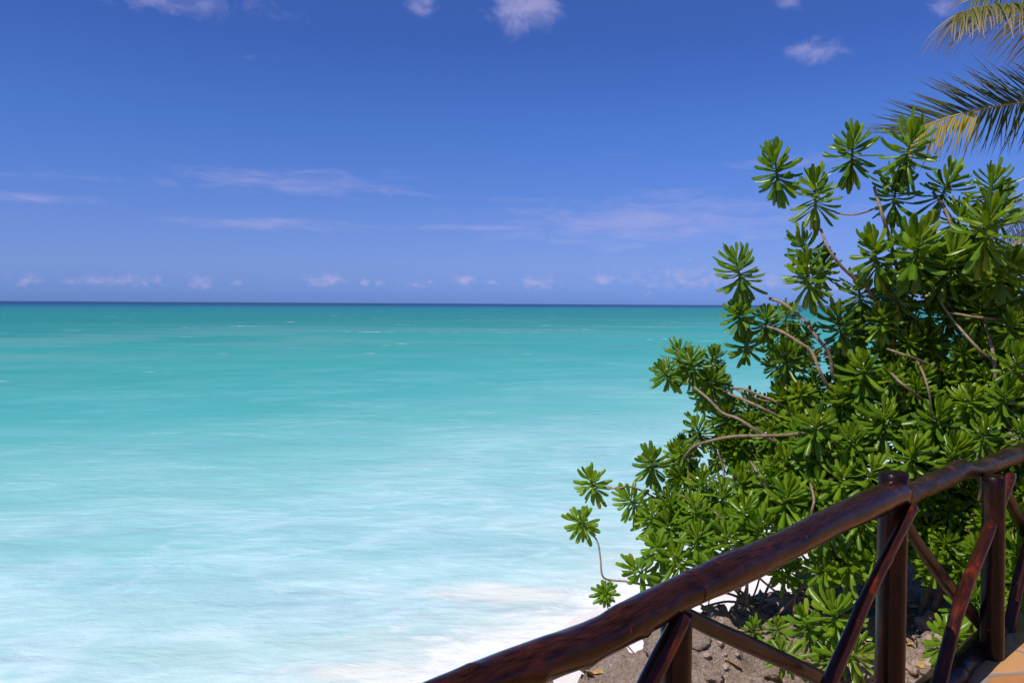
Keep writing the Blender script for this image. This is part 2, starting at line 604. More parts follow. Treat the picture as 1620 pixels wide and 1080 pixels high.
# ---- sand beach under the ledge
def build_beach():
    V, Fc = [], []
    ns, nt = 46, 150
    for i in range(nt):
        tt = -30 + 95 * i / (nt - 1)
        for j in range(ns):
            s = 0.5 + 13 * j / (ns - 1)
            x, y = st(s, tt)
            z = -2.88 - (s - 2.2) * 0.124 + 0.05 * fbm(x * 0.5, y * 0.5, 2, 3) + 0.06 * noise.noise(Vector((tt * 0.25, s * 0.1, 4)))
            V.append((x, y, z))
    for i in range(nt - 1):
        for j in range(ns - 1):
            a = i * ns + j
            Fc.append((a, a + ns, a + ns + 1, a + 1))
    m, t, p = mat('white_sand')
    tcx = t.new('ShaderNodeTexCoord')
    n_ = t.noise(tcx.outputs['Object'], 1.2, 6, 0.6)
    n2_ = t.noise(tcx.outputs['Object'], 40, 4, 0.7)
    t.link(t.mix(t.mapr(n_, 0.35, 0.65), (0.84, 0.78, 0.74), (0.74, 0.67, 0.60)), p.inputs['Base Color'])
    p.inputs['Roughness'].default_value = 0.8
    bump(t, p, t.math('MULTIPLY_ADD', n2_, 0.3, n_), 0.3, 0.05)
    tag(mesh_obj('beach', V, Fc, m), 'white coral sand beach below the rock ledge', 'beach', kind='structure')


build_beach()


# ---- rock ledge between the terrace and the beach
def ledge_edge(t):
    return 1.95 - 0.28 * math.exp(-((t - 4.3) / 1.2) ** 2) + 0.20 * noise.noise(Vector((t * 0.55, 3.3, 0))) + 0.16 * noise.noise(Vector((t * 1.9, 8.1, 0))) + 0.04 * noise.noise(Vector((t * 4.0, 1.1, 0))) + max(0, t - 8) * 0.30


def ledge_z(s, t):
    x, y = st(s, t)
    e = ledge_edge(t)
    z = -0.42 + 0.10 * fbm(x * 0.7, y * 0.7, 0, 4)
    cr = 1 - abs(fbm(x * 1.6 + 5, y * 1.6, 9, 5, 0.55))
    z += 0.19 * cr * cr - 0.11
    z += 0.04 * fbm(x * 6, y * 6, 3, 4, 0.65) + 0.016 * noise.noise(Vector((x * 22, y * 22, 1))) * min(1.0, max(0.0, (e - s) / 0.3))
    z += -0.10 * max(0, s - 1.0)
    if s < 0.35:
        z = z * min(1, max(0, s / 0.35 + 0.55)) - 0.06
    if s > e:
        d = (s - e)
        z -= 3.2 * min(1.0, (d / 0.60)) ** 1.5 + 0.12 * fbm(x * 2, y * 2, z * 2, 3)
    return max(z, -3.4)


def build_ledge():
    V, Fc = [], []
    ts = []
    tt = -5.0
    while tt < 26:
        ts.append(tt)
        tt += 0.018 if 1.2 < tt < 5.2 else 0.10
    n1_, n2_ = 84, 16
    for tt in ts:
        e = ledge_edge(tt)
        for j in range(n1_ + n2_):
            s = -0.05 + (e + 0.05) * j / n1_ if j <= n1_ else e + 0.75 * (j - n1_) / n2_
            x, y = st(s, tt)
            k = 0.012 * fbm(x * 5, y * 5, 6, 3)
            V.append((x + k, y + k, ledge_z(s, tt)))
    nn = n1_ + n2_
    for i in range(len(ts) - 1):
        for j in range(nn - 1):
            a = i * nn + j
            Fc.append((a, a + nn, a + nn + 1, a + 1))
    m, t, p = mat('coral_rock')
    tcx = t.new('ShaderNodeTexCoord')
    ob = tcx.outputs['Object']
    n1 = t.noise(ob, 1.6, 6, 0.65, 0.6)
    n2 = t.noise(ob, 11, 6, 0.7, 0.5)
    n3 = t.noise(ob, 55, 4, 0.7)
    vor = t.new('ShaderNodeTexVoronoi', feature='F1')
    vor.inputs['Scale'].default_value = 26
    t.link(t.vmath('ADD', ob, t.noise(ob, 14, 3, 0.6, 0.0, True)), vor.inputs['Vector'])
    n4 = t.noise(ob, 120, 3, 0.7)
    c = t.mix(t.mapr(n1, 0.35, 0.65), (0.42, 0.29, 0.215), (0.66, 0.47, 0.33))
    c = t.mix(t.mapr(n2, 0.42, 0.66, 0, 0.8), c, (0.54, 0.41, 0.36))
    c = t.mix(t.mapr(t.noise(ob, 3.1, 4, 0.6), 0.52, 0.66, 0, 0.6), c, (0.48, 0.30, 0.14))
    c = t.mix(t.mapr(n3, 0.50, 0.66, 0, 0.8), c, (0.62, 0.48, 0.38))
    c = t.mix(t.mapr(n3, 0.34, 0.46, 0.7, 0), c, (0.10, 0.075, 0.062))
    c = t.mix(t.mapr(n4, 0.56, 0.72, 0, 0.6), c, (0.55, 0.47, 0.40))
    c = t.mix(t.mapr(n2, 0.28, 0.42, 0.7, 0), c, (0.10, 0.08, 0.068))
    t.link(c, p.inputs['Base Color'])
    p.inputs['Roughness'].default_value = 0.92
    h = t.math('ADD', t.math('MULTIPLY', n2, 1.0), t.math('MULTIPLY_ADD', n3, 0.7, t.math('MULTIPLY', vor.outputs['Distance'], 0.8)))
    bump(t, p, h, 0.9, 0.03)
    tag(mesh_obj('ground', V, Fc, m), 'grey brown coral rock ledge beyond the railing', 'rock ledge', kind='structure')
    return m


M_rock = build_ledge()


# ---- terrace
def build_terrace():
    V, Fc = [], []
    t0, t1, s0 = -12.0, 40.0, -14.0
    nt, ns = 160, 60
    for i in range(nt):
        for j in range(ns):
            tt = t0 + (t1 - t0) * i / (nt - 1)
            s = s0 + (0.06 - s0) * j / (ns - 1)
            x, y = st(s, tt)
            V.append((x, y, 0.006 * fbm(x * 2, y * 2, 0, 2)))
    for i in range(nt - 1):
        for j in range(ns - 1):
            a = i * ns + j
            Fc.append((a, a + ns, a + ns + 1, a + 1))
    # seaward face down to the rock
    base = len(V)
    for i in range(nt):
        tt = t0 + (t1 - t0) * i / (nt - 1)
        x, y = st(0.06, tt)
        V.append((x, y, -0.9))
    for i in range(nt - 1):
        Fc.append((i * ns + ns - 1, (i + 1) * ns + ns - 1, base + i + 1, base + i))
    m, t, p = mat('ochre_paving')
    tcx = t.new('ShaderNodeTexCoord')
    ob = tcx.outputs['Object']
    wv = t.vmath('ADD', ob, t.vmath('MULTIPLY', t.noise(ob, 2.5, 3, 0.5, 0, True), (0.3, 0.3, 0.0)))
    v1 = t.new('ShaderNodeTexVoronoi', feature='DISTANCE_TO_EDGE')
    v1.inputs['Scale'].default_value = 2.1
    t.link(wv, v1.inputs['Vector'])
    v2 = t.new('ShaderNodeTexVoronoi', feature='F1')
    v2.inputs['Scale'].default_value = 2.1
    t.link(wv, v2.inputs['Vector'])
    n1 = t.noise(ob, 6, 6, 0.65, 0.6)
    rr_, gg_, bb_ = t.sep(v2.outputs['Color'])
    c = t.ramp(rr_, [(0, (0.50, 0.21, 0.055)), (0.5, (0.60, 0.27, 0.075)), (0.8, (0.55, 0.28, 0.12)), (1, (0.44, 0.17, 0.05))])
    c = t.mix(t.mapr(n1, 0.35, 0.72, 0, 0.5), c, (0.50, 0.27, 0.12))
    j = t.mapr(v1.outputs['Distance'], 0.012, 0.03, 1, 0, True)
    c = t.mix(j, c, (0.30, 0.23, 0.19))
    t.link(c, p.inputs['Base Color'])
    p.inputs['Roughness'].default_value = 0.5
    bump(t, p, t.math('SUBTRACT', t.math('MULTIPLY', n1, 0.5), j), 0.4, 0.01)
    tag(mesh_obj('pavement', V, Fc, m), 'ochre crazy paved terrace behind the log kerb', 'pavement', kind='structure')


build_terrace()


# ------------------------------------------------------------------ wooden railing
def build_railing():
    root = thing('wooden_railing', Vector((O.x, O.y, 0)), 'dark red varnished railing of rough round logs with crossed braces along the terrace edge', 'railing')

    def rail_pts(lst):
        pts, rad = [], []
        for (px, py, rp) in lst:
            d = ray(px, py)
            Y = (O.y * D.x - O.x * D.y)  # intersect the vertical plane of the rail: s = 0
            # s(x,y)=0 with x = d.x*k, y = d.y*k
            k = (O.x * N.x + O.y * N.y) / (d.x * N.x + d.y * N.y)
            P = Vector((0, 0, EYE)) + d * k
            dist = k
            pts.append(P)
            rad.append(0.96 * rp / F * dist)
        return pts, rad

    def log(name, lst, m, off=0.0, seg=22, n=9, wob=0.05, wf=7.0, seed=0.0, knots=(), label=None, cap=True, dz=0.0):
        pts, rad = rail_pts(lst)
        pts = [p + Vector((N.x * off, N.y * off, dz)) for p in pts]
        V, Fc, G = tube(pts, rad, seg, n, wob, wf, cap, seed, knots)
        o = mesh_obj(name, V, Fc, m, root, True, None, [('grain', 'FLOAT_VECTOR', G)])
        if label:
            o['label'] = label
        return o

    # handrail logs (traced through the railing's own vertical plane)
    log('top_rail', [(520, 1185, 37), (675, 1114, 34), (771, 1075, 34), (820, 1058, 36), (870, 1038, 34.5), (915, 1023, 33), (956, 1004, 31.5), (990, 984, 33.5), (1030, 964, 31.5),
                     (1065, 944, 28.5), (1092, 931, 28.5)], M_wood, seed=1.0, wob=0.06,
        knots=((0.62, 3.1, 0.02, 0.012), (0.30, 0.2, 0.02, 0.006), (0.80, 2.3, 0.015, 0.006), (0.45, 2.0, 0.016, 0.007)))
    log('top_rail', [(1091, 931.5, 29), (1115, 921, 28.5), (1141, 909, 30), (1170, 896, 29.5), (1197, 885, 28), (1225, 871, 26), (1253, 858, 25), (1290, 838, 24.5), (1326, 820, 24),
                     (1362, 804, 24.5), (1396, 789, 24), (1421, 779, 22)], M_wood, seed=2.0, wob=0.05)
    log('top_rail', [(1434, 784, 16), (1450, 778, 17.5), (1466, 770, 15.5), (1480, 764, 17), (1500, 755, 16), (1519, 746, 17), (1534, 737, 15.5), (1556, 739, 13.5), (1585, 728, 14.5), (1620, 715, 15), (1680, 694, 14), (1760, 668, 13)],
        M_kerb, off=0.035, dz=-0.018, seed=3.0, wob=0.06, wf=9)
    # posts (vertical, rooted in the ledge below the terrace)

    def post(x, y, z0, z1, r, lean=(0, 0), seed=0.0, wob=0.03):
        pts = [Vector((x, y, z0)), Vector((x + lean[0] * .5, y + lean[1] * .5, (z0 + z1) / 2)), Vector((x + lean[0], y + lean[1], z1))]
        V, Fc, G = tube(pts, [r * 1.04, r, r * 0.98], 26, 14, wob, 3.0, True, seed)
        return mesh_obj('post', V, Fc, M_post, root, True, None, [('grain', 'FLOAT_VECTOR', G)])

    P0 = at(1070, 985, 1.90)
    P1 = at(1419, 748, 2.94)
    P2 = at(1573, 745, 3.68)
    post(P0.x, P0.y, -0.6, 0.90, 0.039, (0, 0), 1)
    post(P1.x, P1.y, -0.6, P1.z, 0.0535, (-0.012, 0), 2)
    post(P2.x + 0.03, P2.y, -0.55, 0.862, 0.050, (-0.03, 0), 3)
    P3 = Vector((3.02, 4.46, 0))
    post(P3.x, P3.y, -0.5, 0.90, 0.05, (0, 0), 4)
    Pm = Vector((O.x - D.x * 1.3, O.y - D.y * 1.3, 0))
    post(Pm.x, Pm.y, -0.5, 0.90, 0.045, (0, 0), 5)
    # crossed braces; the rising ones lie in front
    log('brace', [(1062, 968, 15), (1046, 1000, 16), (1005, 1080, 17), (930, 1250, 19)], M_brace, off=-0.030, seed=5, wob=0.05, label=None)
    log('brace', [(1082, 968, 13), (1140, 997, 14), (1200, 1024, 14.5), (1290, 1066, 13), (1425, 1130, 13)], M_kerb, off=0.03, seed=6, wob=0.05)
    log('brace', [(1421, 798, 9), (1396, 842, 9.5), (1350, 930, 10.5), (1325, 985, 11.5), (1293, 1055, 12), (1215, 1230, 13)], M_brace, off=-0.052, seed=7, wob=0.05, wf=9,
        knots=((0.14, 2.0, 0.012, 0.005), (0.52, 1.2, 0.012, 0.006), (0.30, 4.0, 0.015, 0.005)))
    log('brace', [(1438, 815, 9), (1465, 862, 10), (1500, 912, 11), (1530, 951, 11), (1575, 1003, 10.5), (1600, 1030, 10)], M_kerb, off=0.03, seed=8, wob=0.06)
    log('brace', [(1581, 750, 8), (1565, 790, 9), (1537, 855, 10), (1505, 930, 11), (1488, 985, 10.5), (1462, 1083, 12), (1415, 1240, 13)], M_brace, off=-0.05, seed=9, wob=0.05, wf=9,
        knots=((0.30, 2.4, 0.012, 0.005), (0.42, 1.3, 0.012, 0.006)))
    log('brace', [(1586, 750, 8), (1604, 785, 9), (1625, 830, 9.5), (1660, 900, 9)], M_kerb, off=0.03, seed=10, wob=0.06)
    log('brace', [(1660, 752, 8), (1625, 838, 9), (1606, 895, 9.5), (1592, 960, 9), (1580, 1020, 9)], M_brace, off=-0.03, seed=11, wob=0.06)
    # log kerb on the terrace edge
    log('kerb_log', [(1330, 1300, 32), (1440, 1145, 28), (1490, 1090, 25), (1520, 1062, 24), (1548, 1036, 22), (1573, 1010, 20), (1597, 990, 18), (1625, 970, 16), (1700, 915, 14), (1790, 862, 12)],
        M_kerb, off=0.02, seed=12, wob=0.09, wf=6, knots=((1.2, 1.0, 0.05, 0.015), (1.55, 2.0, 0.05, 0.012)))


build_railing()


# ------------------------------------------------------------------ beach shrubs
def leaf_geo(Lf, W, base, out, upv, bend, rng, tintr, roll=0.5, n=7):
    """a spoon-shaped fleshy leaf: starts at base, heads along out, curls down by bend; returns verts, faces, attr"""
    V, Fc, A = [], [], []
    side = out.cross(upv).normalized()
    d = out.normalized()
    nrm = side.cross(d).normalized()
    p = base.copy()
    step = Lf / n
    prof = [0.34, 0.40, 0.55, 0.74, 0.92, 1.0, 0.97, 0.60]
    tw = rng.uniform(-0.25, 0.25)
    for i in range(n + 1):
        f = i / n
        wv = W * 0.5 * prof[min(i, 7)]
        q = Quaternion(d, tw * f)
        s_ = q @ side
        n_ = q @ nrm
        for k in (-1.0, -0.55, 0.0, 0.55, 1.0):
            off = s_ * (wv * math.sin(k * 1.25) / math.sin(1.25)) - n_ * (wv * roll * (k * k)) + n_ * (wv * 0.10 * (1 - abs(k) * 2 if abs(k) < .5 else 0) * -1)
            V.append(p + off)
            A.append((tintr, k, f))
        d = (Quaternion(side, -bend / n) @ d).normalized()
        nrm = side.cross(d).normalized()
        p = p + d * step
    for i in range(n):
        for k in range(4):
            a = i * 5 + k
            Fc.append((a, a + 1, a + 6, a + 5))
    return V, Fc, A


def rosette_geo(seed, nleaf=36, Lf=0.138, W=0.044, spike=0.17, yellow=0.12, sweep=10):
    rng = random.Random(seed)
    V, Fc, A = [], [], []
    for i in range(nleaf):
        f = i / (nleaf - 1)          # 0 top (young) .. 1 oldest
        a = i * 2.39996 + rng.uniform(-0.25, 0.25)
        el_ = R(80 - 138 * f ** 0.95 + rng.uniform(-11, 11))
        h = spike * (1 - f) * rng.uniform(0.9, 1.1)
        l = Lf * (0.62 + 0.48 * math.sin(min(1, f * 1.5 + 0.12) * math.pi / 2)) * rng.uniform(0.74, 1.14)
        if f > 0.9:
            l *= 0.9
        out = Vector((math.cos(a) * math.cos(el_), math.sin(a) * math.cos(el_), math.sin(el_)))
        upv = Vector((-math.cos(a) * math.sin(el_), -math.sin(a) * math.sin(el_), math.cos(el_)))
        base = Vector((math.cos(a) * 0.008, math.sin(a) * 0.008, h))
        t_ = rng.random() * 0.5 + (0.35 if f < 0.2 else 0.0)
        if f > 0.8 and rng.random() < yellow:
            t_ = rng.uniform(1.1, 1.25)
        v, fc, at_ = leaf_geo(l, W * rng.uniform(0.85, 1.12) * (0.75 + 0.25 * min(1, f * 3)), base, out, upv, R(rng.uniform(-20, 24) - sweep * (1 - abs(2 * f - 1)) + 30 * max(0, f - 0.7) / 0.3), rng, t_, rng.uniform(0.55, 1.15))
        b = len(V)
        V += v
        Fc += [tuple(b + q for q in x) for x in fc]
        A += at_
    cv, cf, cg = tube([Vector((0, 0, -0.10)), Vector((0, 0, 0.0)), Vector((0, 0, spike * 0.9))], [0.009, 0.011, 0.005], 7, 3)
    b = len(V)
    V += cv
    Fc += [tuple(b + q for q in x) for x in cf]
    A += [(0.15, 0.6, 0.3)] * len(cv)
    return V, Fc, A


def flower_geo(seed, spike=0.17):
    """small white fan flowers and buds in the leaf axils"""
    rng = random.Random(seed + 500)
    V, Fc = [], []
    for i in range(9):
        a = rng.uniform(0, 6.28)
        h = rng.uniform(0.15, 0.85) * spike
        r = rng.uniform(0.022, 0.045)
        c = Vector((math.cos(a) * r, math.sin(a) * r, h + 0.01))
        sz = rng.uniform(0.005, 0.009)
        d = Vector((math.cos(a), math.sin(a), rng.uniform(0, 0.8))).normalized()
        s_ = d.cross(Vector((0, 0, 1))).normalized()
        n_ = s_.cross(d)
        # five petals fanned to one side
        for k in range(5):
            an = (k - 2) * 0.55
            e = d * math.cos(an) + s_ * math.sin(an)
            o_ = e.cross(n_)
            b = len(V)
            V += [c, c + e * sz + o_ * sz * 0.35 + n_ * sz * .2, c + e * sz * 1.9 + n_ * sz * 0.1, c + e * sz - o_ * sz * 0.35 + n_ * sz * .2]
            Fc.append((b, b + 1, b + 2, b + 3))
    return V, Fc


NV = 12
ROSB = [rosette_geo(300 + i, nleaf=38 + (i * 5) % 12, Lf=0.145, W=0.031 + 0.003 * (i % 3), yellow=0.2 if i % 4 == 0 else 0.0, sweep=-8) for i in range(NV)]
ROS = [rosette_geo(100 + i, nleaf=44 + (i * 5) % 12, Lf=0.145, W=0.034 + 0.003 * (i % 3), yellow=0.12 if i % 3 == 0 else 0.0) for i in range(NV)]
FLO = [flower_geo(i) for i in range(NV)]


def mesh_only(name, V, Fc, m, A=None):
    me = bpy.data.meshes.new(name)
    me.from_pydata([tuple(v) for v in V], [], Fc)
    me.polygons.foreach_set('use_smooth', [True] * len(me.polygons))
    if A:
        a = me.attributes.new('leaf', 'FLOAT_VECTOR', 'POINT')
        a.data.foreach_set('vector', [c for v in A for c in v])
    me.materials.append(m)
    return me


ROS_ME = {}
for key, m_ in (('a', M_leaf), ('b', M_leaf2)):
    for fl in (True, False):
        lst = []
        for i in range(NV):
            V_, F_, A_ = (ROS if key == 'a' else ROSB)[i]
            nf = len(F_)
            if fl:
                fv, ff = FLO[i]
                b_ = len(V_)
                F_ = F_ + [tuple(b_ + q for q in x) for x in ff]
                V_ = V_ + fv
                A_ = A_ + [(0.5, 0.5, 0.5)] * len(fv)
            me = mesh_only('leaf_rosette', V_, F_, m_, A_)
            if fl:
                me.materials.append(M_flower)
                me.polygons.foreach_set('material_index', [0] * nf + [1] * (len(F_) - nf))
            lst.append(me)
        ROS_ME[key, fl] = lst


def frame_for(axis, spin):
    q = Vector((0, 0, 1)).rotation_difference(axis)
    return q.to_matrix().to_4x4() @ Matrix.Rotation(spin, 4, 'Z')


class Shrub:
    def __init__(self, name, base, label, cat, key, group=None):
        self.root = thing(name, base, label, cat, group)
        self.base = base
        self.key = key
        self.m = M_leaf if key == 'a' else M_leaf2
        self.n = 0
        self.V, self.F, self.A = [], [], []

    def rosette(self, P, axis, size, flowers=True, spin=None, var=None, tallish=False):
        """size: radius in metres; the first 100 are parts, later ones join the inner foliage"""
        i = rnd.randrange(NV) if var is None else var % NV
        sc = size / 0.172
        axis = axis.normalized()
        M = Matrix.Translation(P - axis * 0.065 * sc) @ frame_for(axis, rnd.uniform(0, 6.28) if spin is None else spin) @ Matrix.Scale(sc, 4)
        if self.n < 100:
            o = bpy.data.objects.new('leaf_rosette', ROS_ME[self.key, flowers][i])
            COL.objects.link(o)
            o.parent = self.root
            o.matrix_parent_inverse = Matrix.Translation(-self.base)
            o.matrix_basis = M @ Matrix.Diagonal((1, 1, rnd.uniform(0.95, 1.15) if tallish else rnd.uniform(0.82, 1.2), 1))
            self.n += 1
            return o
        b = len(self.V)
        dt = rnd.random() * 0.37
        v, f, a = (ROS if self.key == 'a' else ROSB)[i]
        self.V += [M @ q for q in v]
        self.F += [tuple(b + k for k in x) for x in f]
        self.A += [(q[0] + (dt if q[0] < 1 else 0), q[1], q[2]) for q in a]

    def stem(self, pts, r0, r1, name='stem', n=5, seg=8):
        k = len(pts)
        rad = [r0 + (r1 - r0) * i / (k - 1) for i in range(k)]
        V, Fc, G = tube(pts, [r * 0.85 for r in rad], seg, n, 0.14, 14, True, rnd.random() * 9)
        return mesh_obj(name, V, Fc, M_bark, self.root, True, None, [('grain', 'FLOAT_VECTOR', G)])

    def finish(self):
        if self.V:
            o = mesh_obj('inner_foliage', self.V, self.F, self.m, self.root, True, None, [('leaf', 'FLOAT_VECTOR', self.A)])
            o['kind'] = 'stuff'


TOCAM = Vector((0, -1, 0.0))


def axis2(ax, ay, cam_=0.45):
    """axis leaning (ax right, ay up) across the view and cam_ towards the path"""
    return Vector((ax, -cam_ * 0.75, ay))


def ground_at(x, y):
    return ledge_z(s_of(x, y), t_of(x, y))


# tall shrub
tb = at(1440, 985, 5.25)
tb.z = ground_at(tb.x, tb.y)
tall = Shrub('sea_lettuce_shrub', tb, 'tall dark green shrub of glossy leaf rosettes rising behind the railing', 'shrub', 'a')
hand = [  # px, py, Y, radius px, lean x, lean z, towards path
    (1229, 278, 5.3, 42, -.25, 1, .45), (1290, 318, 5.2, 43, -.15, 1, .45), (1348, 248, 5.1, 48, -.05, 1, .35),
    (1434, 248, 5.1, 49, .1, 1, .4), (1415, 315, 5.2, 40, -.1, 1, .5), (1492, 306, 5.2, 42, .25, 1, .4),
    (1567, 308, 5.0, 42, .0, 1, .35), (1275, 400, 5.3, 40, -.5, .9, .3), (1278, 446, 5.2, 44, -.35, 1, .5),
    (1170, 436, 5.5, 42, -.3, 1, .4), (1386, 412, 5.1, 44, -.3, 1, .5), (1447, 408, 5.0, 54, .0, 1, .5),
    (1560, 372, 4.7, 62, .0, 1, .4), (1516, 352, 5.1, 36, .1, 1, .3), (1578, 340, 5.1, 36, .2, 1, .3),
    (1169, 500, 5.5, 40, -.45, .9, .6), (1212, 512, 5.5, 40, -.1, 1, .5), (1094, 580, 5.6, 44, -.2, 1, .5),
    (1056, 596, 5.6, 38, -.6, .6, .7), (1122, 612, 5.6, 40, .2, .8, .6), (1244, 572, 5.5, 46, -.1, .5, .5),
    (1243, 505, 5.6, 36, .1, .8, .2), (1330, 524, 5.3, 48, -.4, .9, .5), (1032, 738, 5.5, 44, -.25, .8, .9),
    (1106, 684, 5.6, 40, -.4, .9, .3), (1150, 668, 5.6, 42, -.1, 1, .4), (1183, 652, 5.7, 38, 0, 1, .3),
    (1289, 684, 5.0, 58, -.1, .8, .9), (1366, 594, 5.1, 48, -.2, 1, .5), (1160, 716, 5.6, 46, -.3, .6, .5),
    (1397, 674, 4.9, 56, -.1, 1, .5), (1478, 678, 4.8, 50, .1, 1, .5), (1533, 640, 4.8, 46, .1, 1, .5),
    (1600, 520, 4.8, 44, .2, 1, .5), (1603, 585, 4.7, 46, .2, 1, .5), (1585, 640, 4.7, 48, .1, 1, .6),
    (1553, 695, 4.6, 46, 0, 1, .5), (1548, 498, 5.0, 42, .1, 1, .5), (1470, 500, 5.2, 44, 0, 1, .4),
    (1420, 470, 5.2, 44, -.1, 1, .4), (1395, 510, 5.2, 42, -.2, 1, .5), (1500, 430, 5.0, 48, .1, 1, .4),
    (1585, 440, 4.9, 44, .2, .6, .5), (1440, 580, 5.3, 42, 0, .9, .4), (1330, 640, 5.2, 44, -.2, 1, .5),
    (1220, 690, 5.4, 40, -.3, .8, .5), (1240, 640, 5.6, 38, -.1, 1, .4), (1450, 620, 5.1, 44, .1, 1, .5),
    (1520, 560, 5.3, 42, .1, 1, .4), (1180, 550, 5.6, 36, -.1, .3, .4), (1615, 690, 4.6, 44, .2, 1, .5),
    (1348, 712, 4.9, 46, -.2, .9, .6), (1440, 730, 4.7, 44, 0, 1, .6), (1505, 728, 4.6, 44, .1, 1, .6),
    (1300, 430, 5.3, 34, .2, 1, .3), (1360, 470, 5.3, 42, -.3, .9, .4), (1075, 565, 5.7, 34, -.2, 1, .2),
    (1125, 575, 5.7, 34, .2, 1, .2), (1560, 570, 5.0, 44, 0, 1, .4),
]
for (px, py, Y, rp, ax, az_, cm) in hand:
    Pp = at(px, py, Y)
    tall.rosette(Pp, axis2(ax, az_, cm), rp / F * Y * rnd.uniform(0.92, 1.06) * (0.84 if py > 480 else 1.0), tallish=py < 480)
# the body of the crown: rounded lumps of rosettes facing outwards
lumps = [(1540, 430, 5.35, 58, 11), (1465, 450, 5.4, 68, 13), (1390, 560, 5.5, 78, 16), (1530, 560, 5.3, 100, 26), (1400, 660, 5.3, 100, 26),
         (1290, 660, 5.55, 62, 13), (1190, 690, 5.75, 62, 14), (1275, 740, 5.4, 80, 18), (1500, 690, 5.1, 92, 24), (1600, 640, 5.1, 85, 20),
         (1600, 500, 5.3, 80, 16), (1120, 610, 5.8, 36, 5), (1255, 560, 5.8, 40, 5), (1440, 800, 5.0, 75, 18), (1550, 810, 4.9, 95, 24),
         (1105, 730, 5.7, 45, 6), (1640, 800, 4.9, 80, 14), (1690, 600, 5.2, 110, 24), (1490, 880, 4.9, 60, 10), (1600, 900, 4.6, 60, 10), (1730, 450, 5.4, 70, 12)]
for (px, py, Y, rp, cnt) in lumps:
    C0 = at(px, py, Y)
    rr_ = rp / F * Y
    for k in range(int(cnt * 1.75)):
        a = rnd.uniform(0, 6.28)
        zc = rnd.uniform(-0.75, 1.0)
        u = Vector((math.cos(a) * math.sqrt(1 - zc * zc), math.sin(a) * math.sqrt(1 - zc * zc) * 1.1, zc))
        Pp = C0 + u * rr_ * rnd.uniform(0.55, 1.0)
        if Pp.z < ground_at(Pp.x, Pp.y) + 0.15:
            continue
        tall.rosette(Pp, u * 0.7 + Vector((rnd.uniform(-.3, .3), -0.3, 0.75)), rnd.uniform(0.085, 0.145), flowers=tall.n < 100)
# visible limbs, traced, each carried back to the trunk
TY = lambda lst: [at(*q) for q in lst]
limbs = [
    ([(1298, 362, 5.2), (1310, 392, 5.2), (1330, 420, 5.25), (1352, 441, 5.3), (1374, 458, 5.3), (1410, 520, 5.35)], .010, .013),
    ([(1383, 296, 5.15), (1394, 335, 5.2), (1407, 376, 5.25), (1425, 450, 5.3)], .011, .014),
    ([(1322, 337, 5.2), (1345, 340, 5.2), (1368, 336, 5.2), (1387, 328, 5.2)], .006, .007),
    ([(1476, 304, 5.2), (1494, 328, 5.2), (1508, 366, 5.2), (1524, 402, 5.25), (1530, 480, 5.3)], .011, .015),
    ([(1447, 345, 5.25), (1444, 372, 5.3), (1450, 410, 5.35)], .008, .009),
    ([(1217, 472, 5.5), (1240, 480, 5.5), (1268, 504, 5.45), (1294, 536, 5.4), (1312, 560, 5.4), (1318, 592, 5.4), (1326, 606, 5.4), (1370, 650, 5.35)], .012, .016),
    ([(1211, 516, 5.45), (1236, 524, 5.4), (1262, 540, 5.4), (1284, 556, 5.4), (1296, 585, 5.35), (1312, 614, 5.35), (1333, 633, 5.35), (1380, 680, 5.3)], .011, .015),
    ([(1288, 557, 5.4), (1305, 546, 5.4), (1320, 538, 5.4)], .006, .007),
    ([(1278, 572, 5.45), (1296, 562, 5.45), (1320, 552, 5.45)], .005, .006),
    ([(1098, 612, 5.55), (1120, 630, 5.5), (1142, 652, 5.5), (1168, 662, 5.45), (1196, 680, 5.4), (1222, 697, 5.4), (1238, 705, 5.4), (1300, 770, 5.3)], .010, .014),
    ([(1132, 610, 5.6), (1152, 622, 5.6), (1172, 630, 5.55), (1205, 645, 5.5), (1230, 658, 5.5), (1248, 668, 5.5), (1310, 740, 5.4)], .009, .013),
    ([(1152, 618, 5.65), (1172, 614, 5.65), (1200, 624, 5.65), (1225, 634, 5.6), (1262, 654, 5.55), (1330, 710, 5.4)], .008, .012),
    ([(1160, 612, 5.7), (1180, 624, 5.7), (1210, 634, 5.7), (1250, 640, 5.6)], .009, .010),
    ([(1082, 724, 5.45), (1098, 706, 5.4), (1124, 697, 5.35), (1160, 690, 5.25), (1200, 689, 5.15), (1240, 688, 5.1), (1278, 684, 5.05)], .011, .012),
    ([(1480, 464, 5.1), (1502, 498, 5.1), (1528, 530, 5.05), (1552, 556, 5.0), (1575, 580, 5.0), (1580, 660, 5.0)], .008, .012),
    ([(1404, 552, 5.05), (1428, 560, 5.05), (1450, 568, 5.1), (1500, 590, 5.2)], .009, .010),
    ([(1451, 570, 5.05), (1464, 600, 5.0), (1473, 640, 5.0), (1476, 700, 5.0)], .008, .009),
    ([(1558, 508, 4.95), (1568, 545, 4.95), (1574, 580, 4.95), (1572, 632, 4.95), (1560, 720, 5.0)], .012, .014),
    ([(1505, 495, 4.95), (1550, 502, 4.95), (1590, 506, 4.95)], .008, .009),
    ([(1405, 585, 5.0), (1425, 605, 5.0), (1450, 625, 5.05), (1470, 640, 5.1)], .009, .010),
    ([(1545, 700, 4.75), (1552, 740, 4.75), (1550, 790, 4.8), (1530, 880, 4.9)], .014, .018),
    ([(1282, 765, 4.9), (1288, 790, 4.9), (1284, 815, 4.9), (1290, 860, 4.95)], .009, .010),
    ([(1188, 730, 5.3), (1200, 750, 5.3), (1212, 772, 5.3), (1240, 830, 5.2)], .009, .010),
]
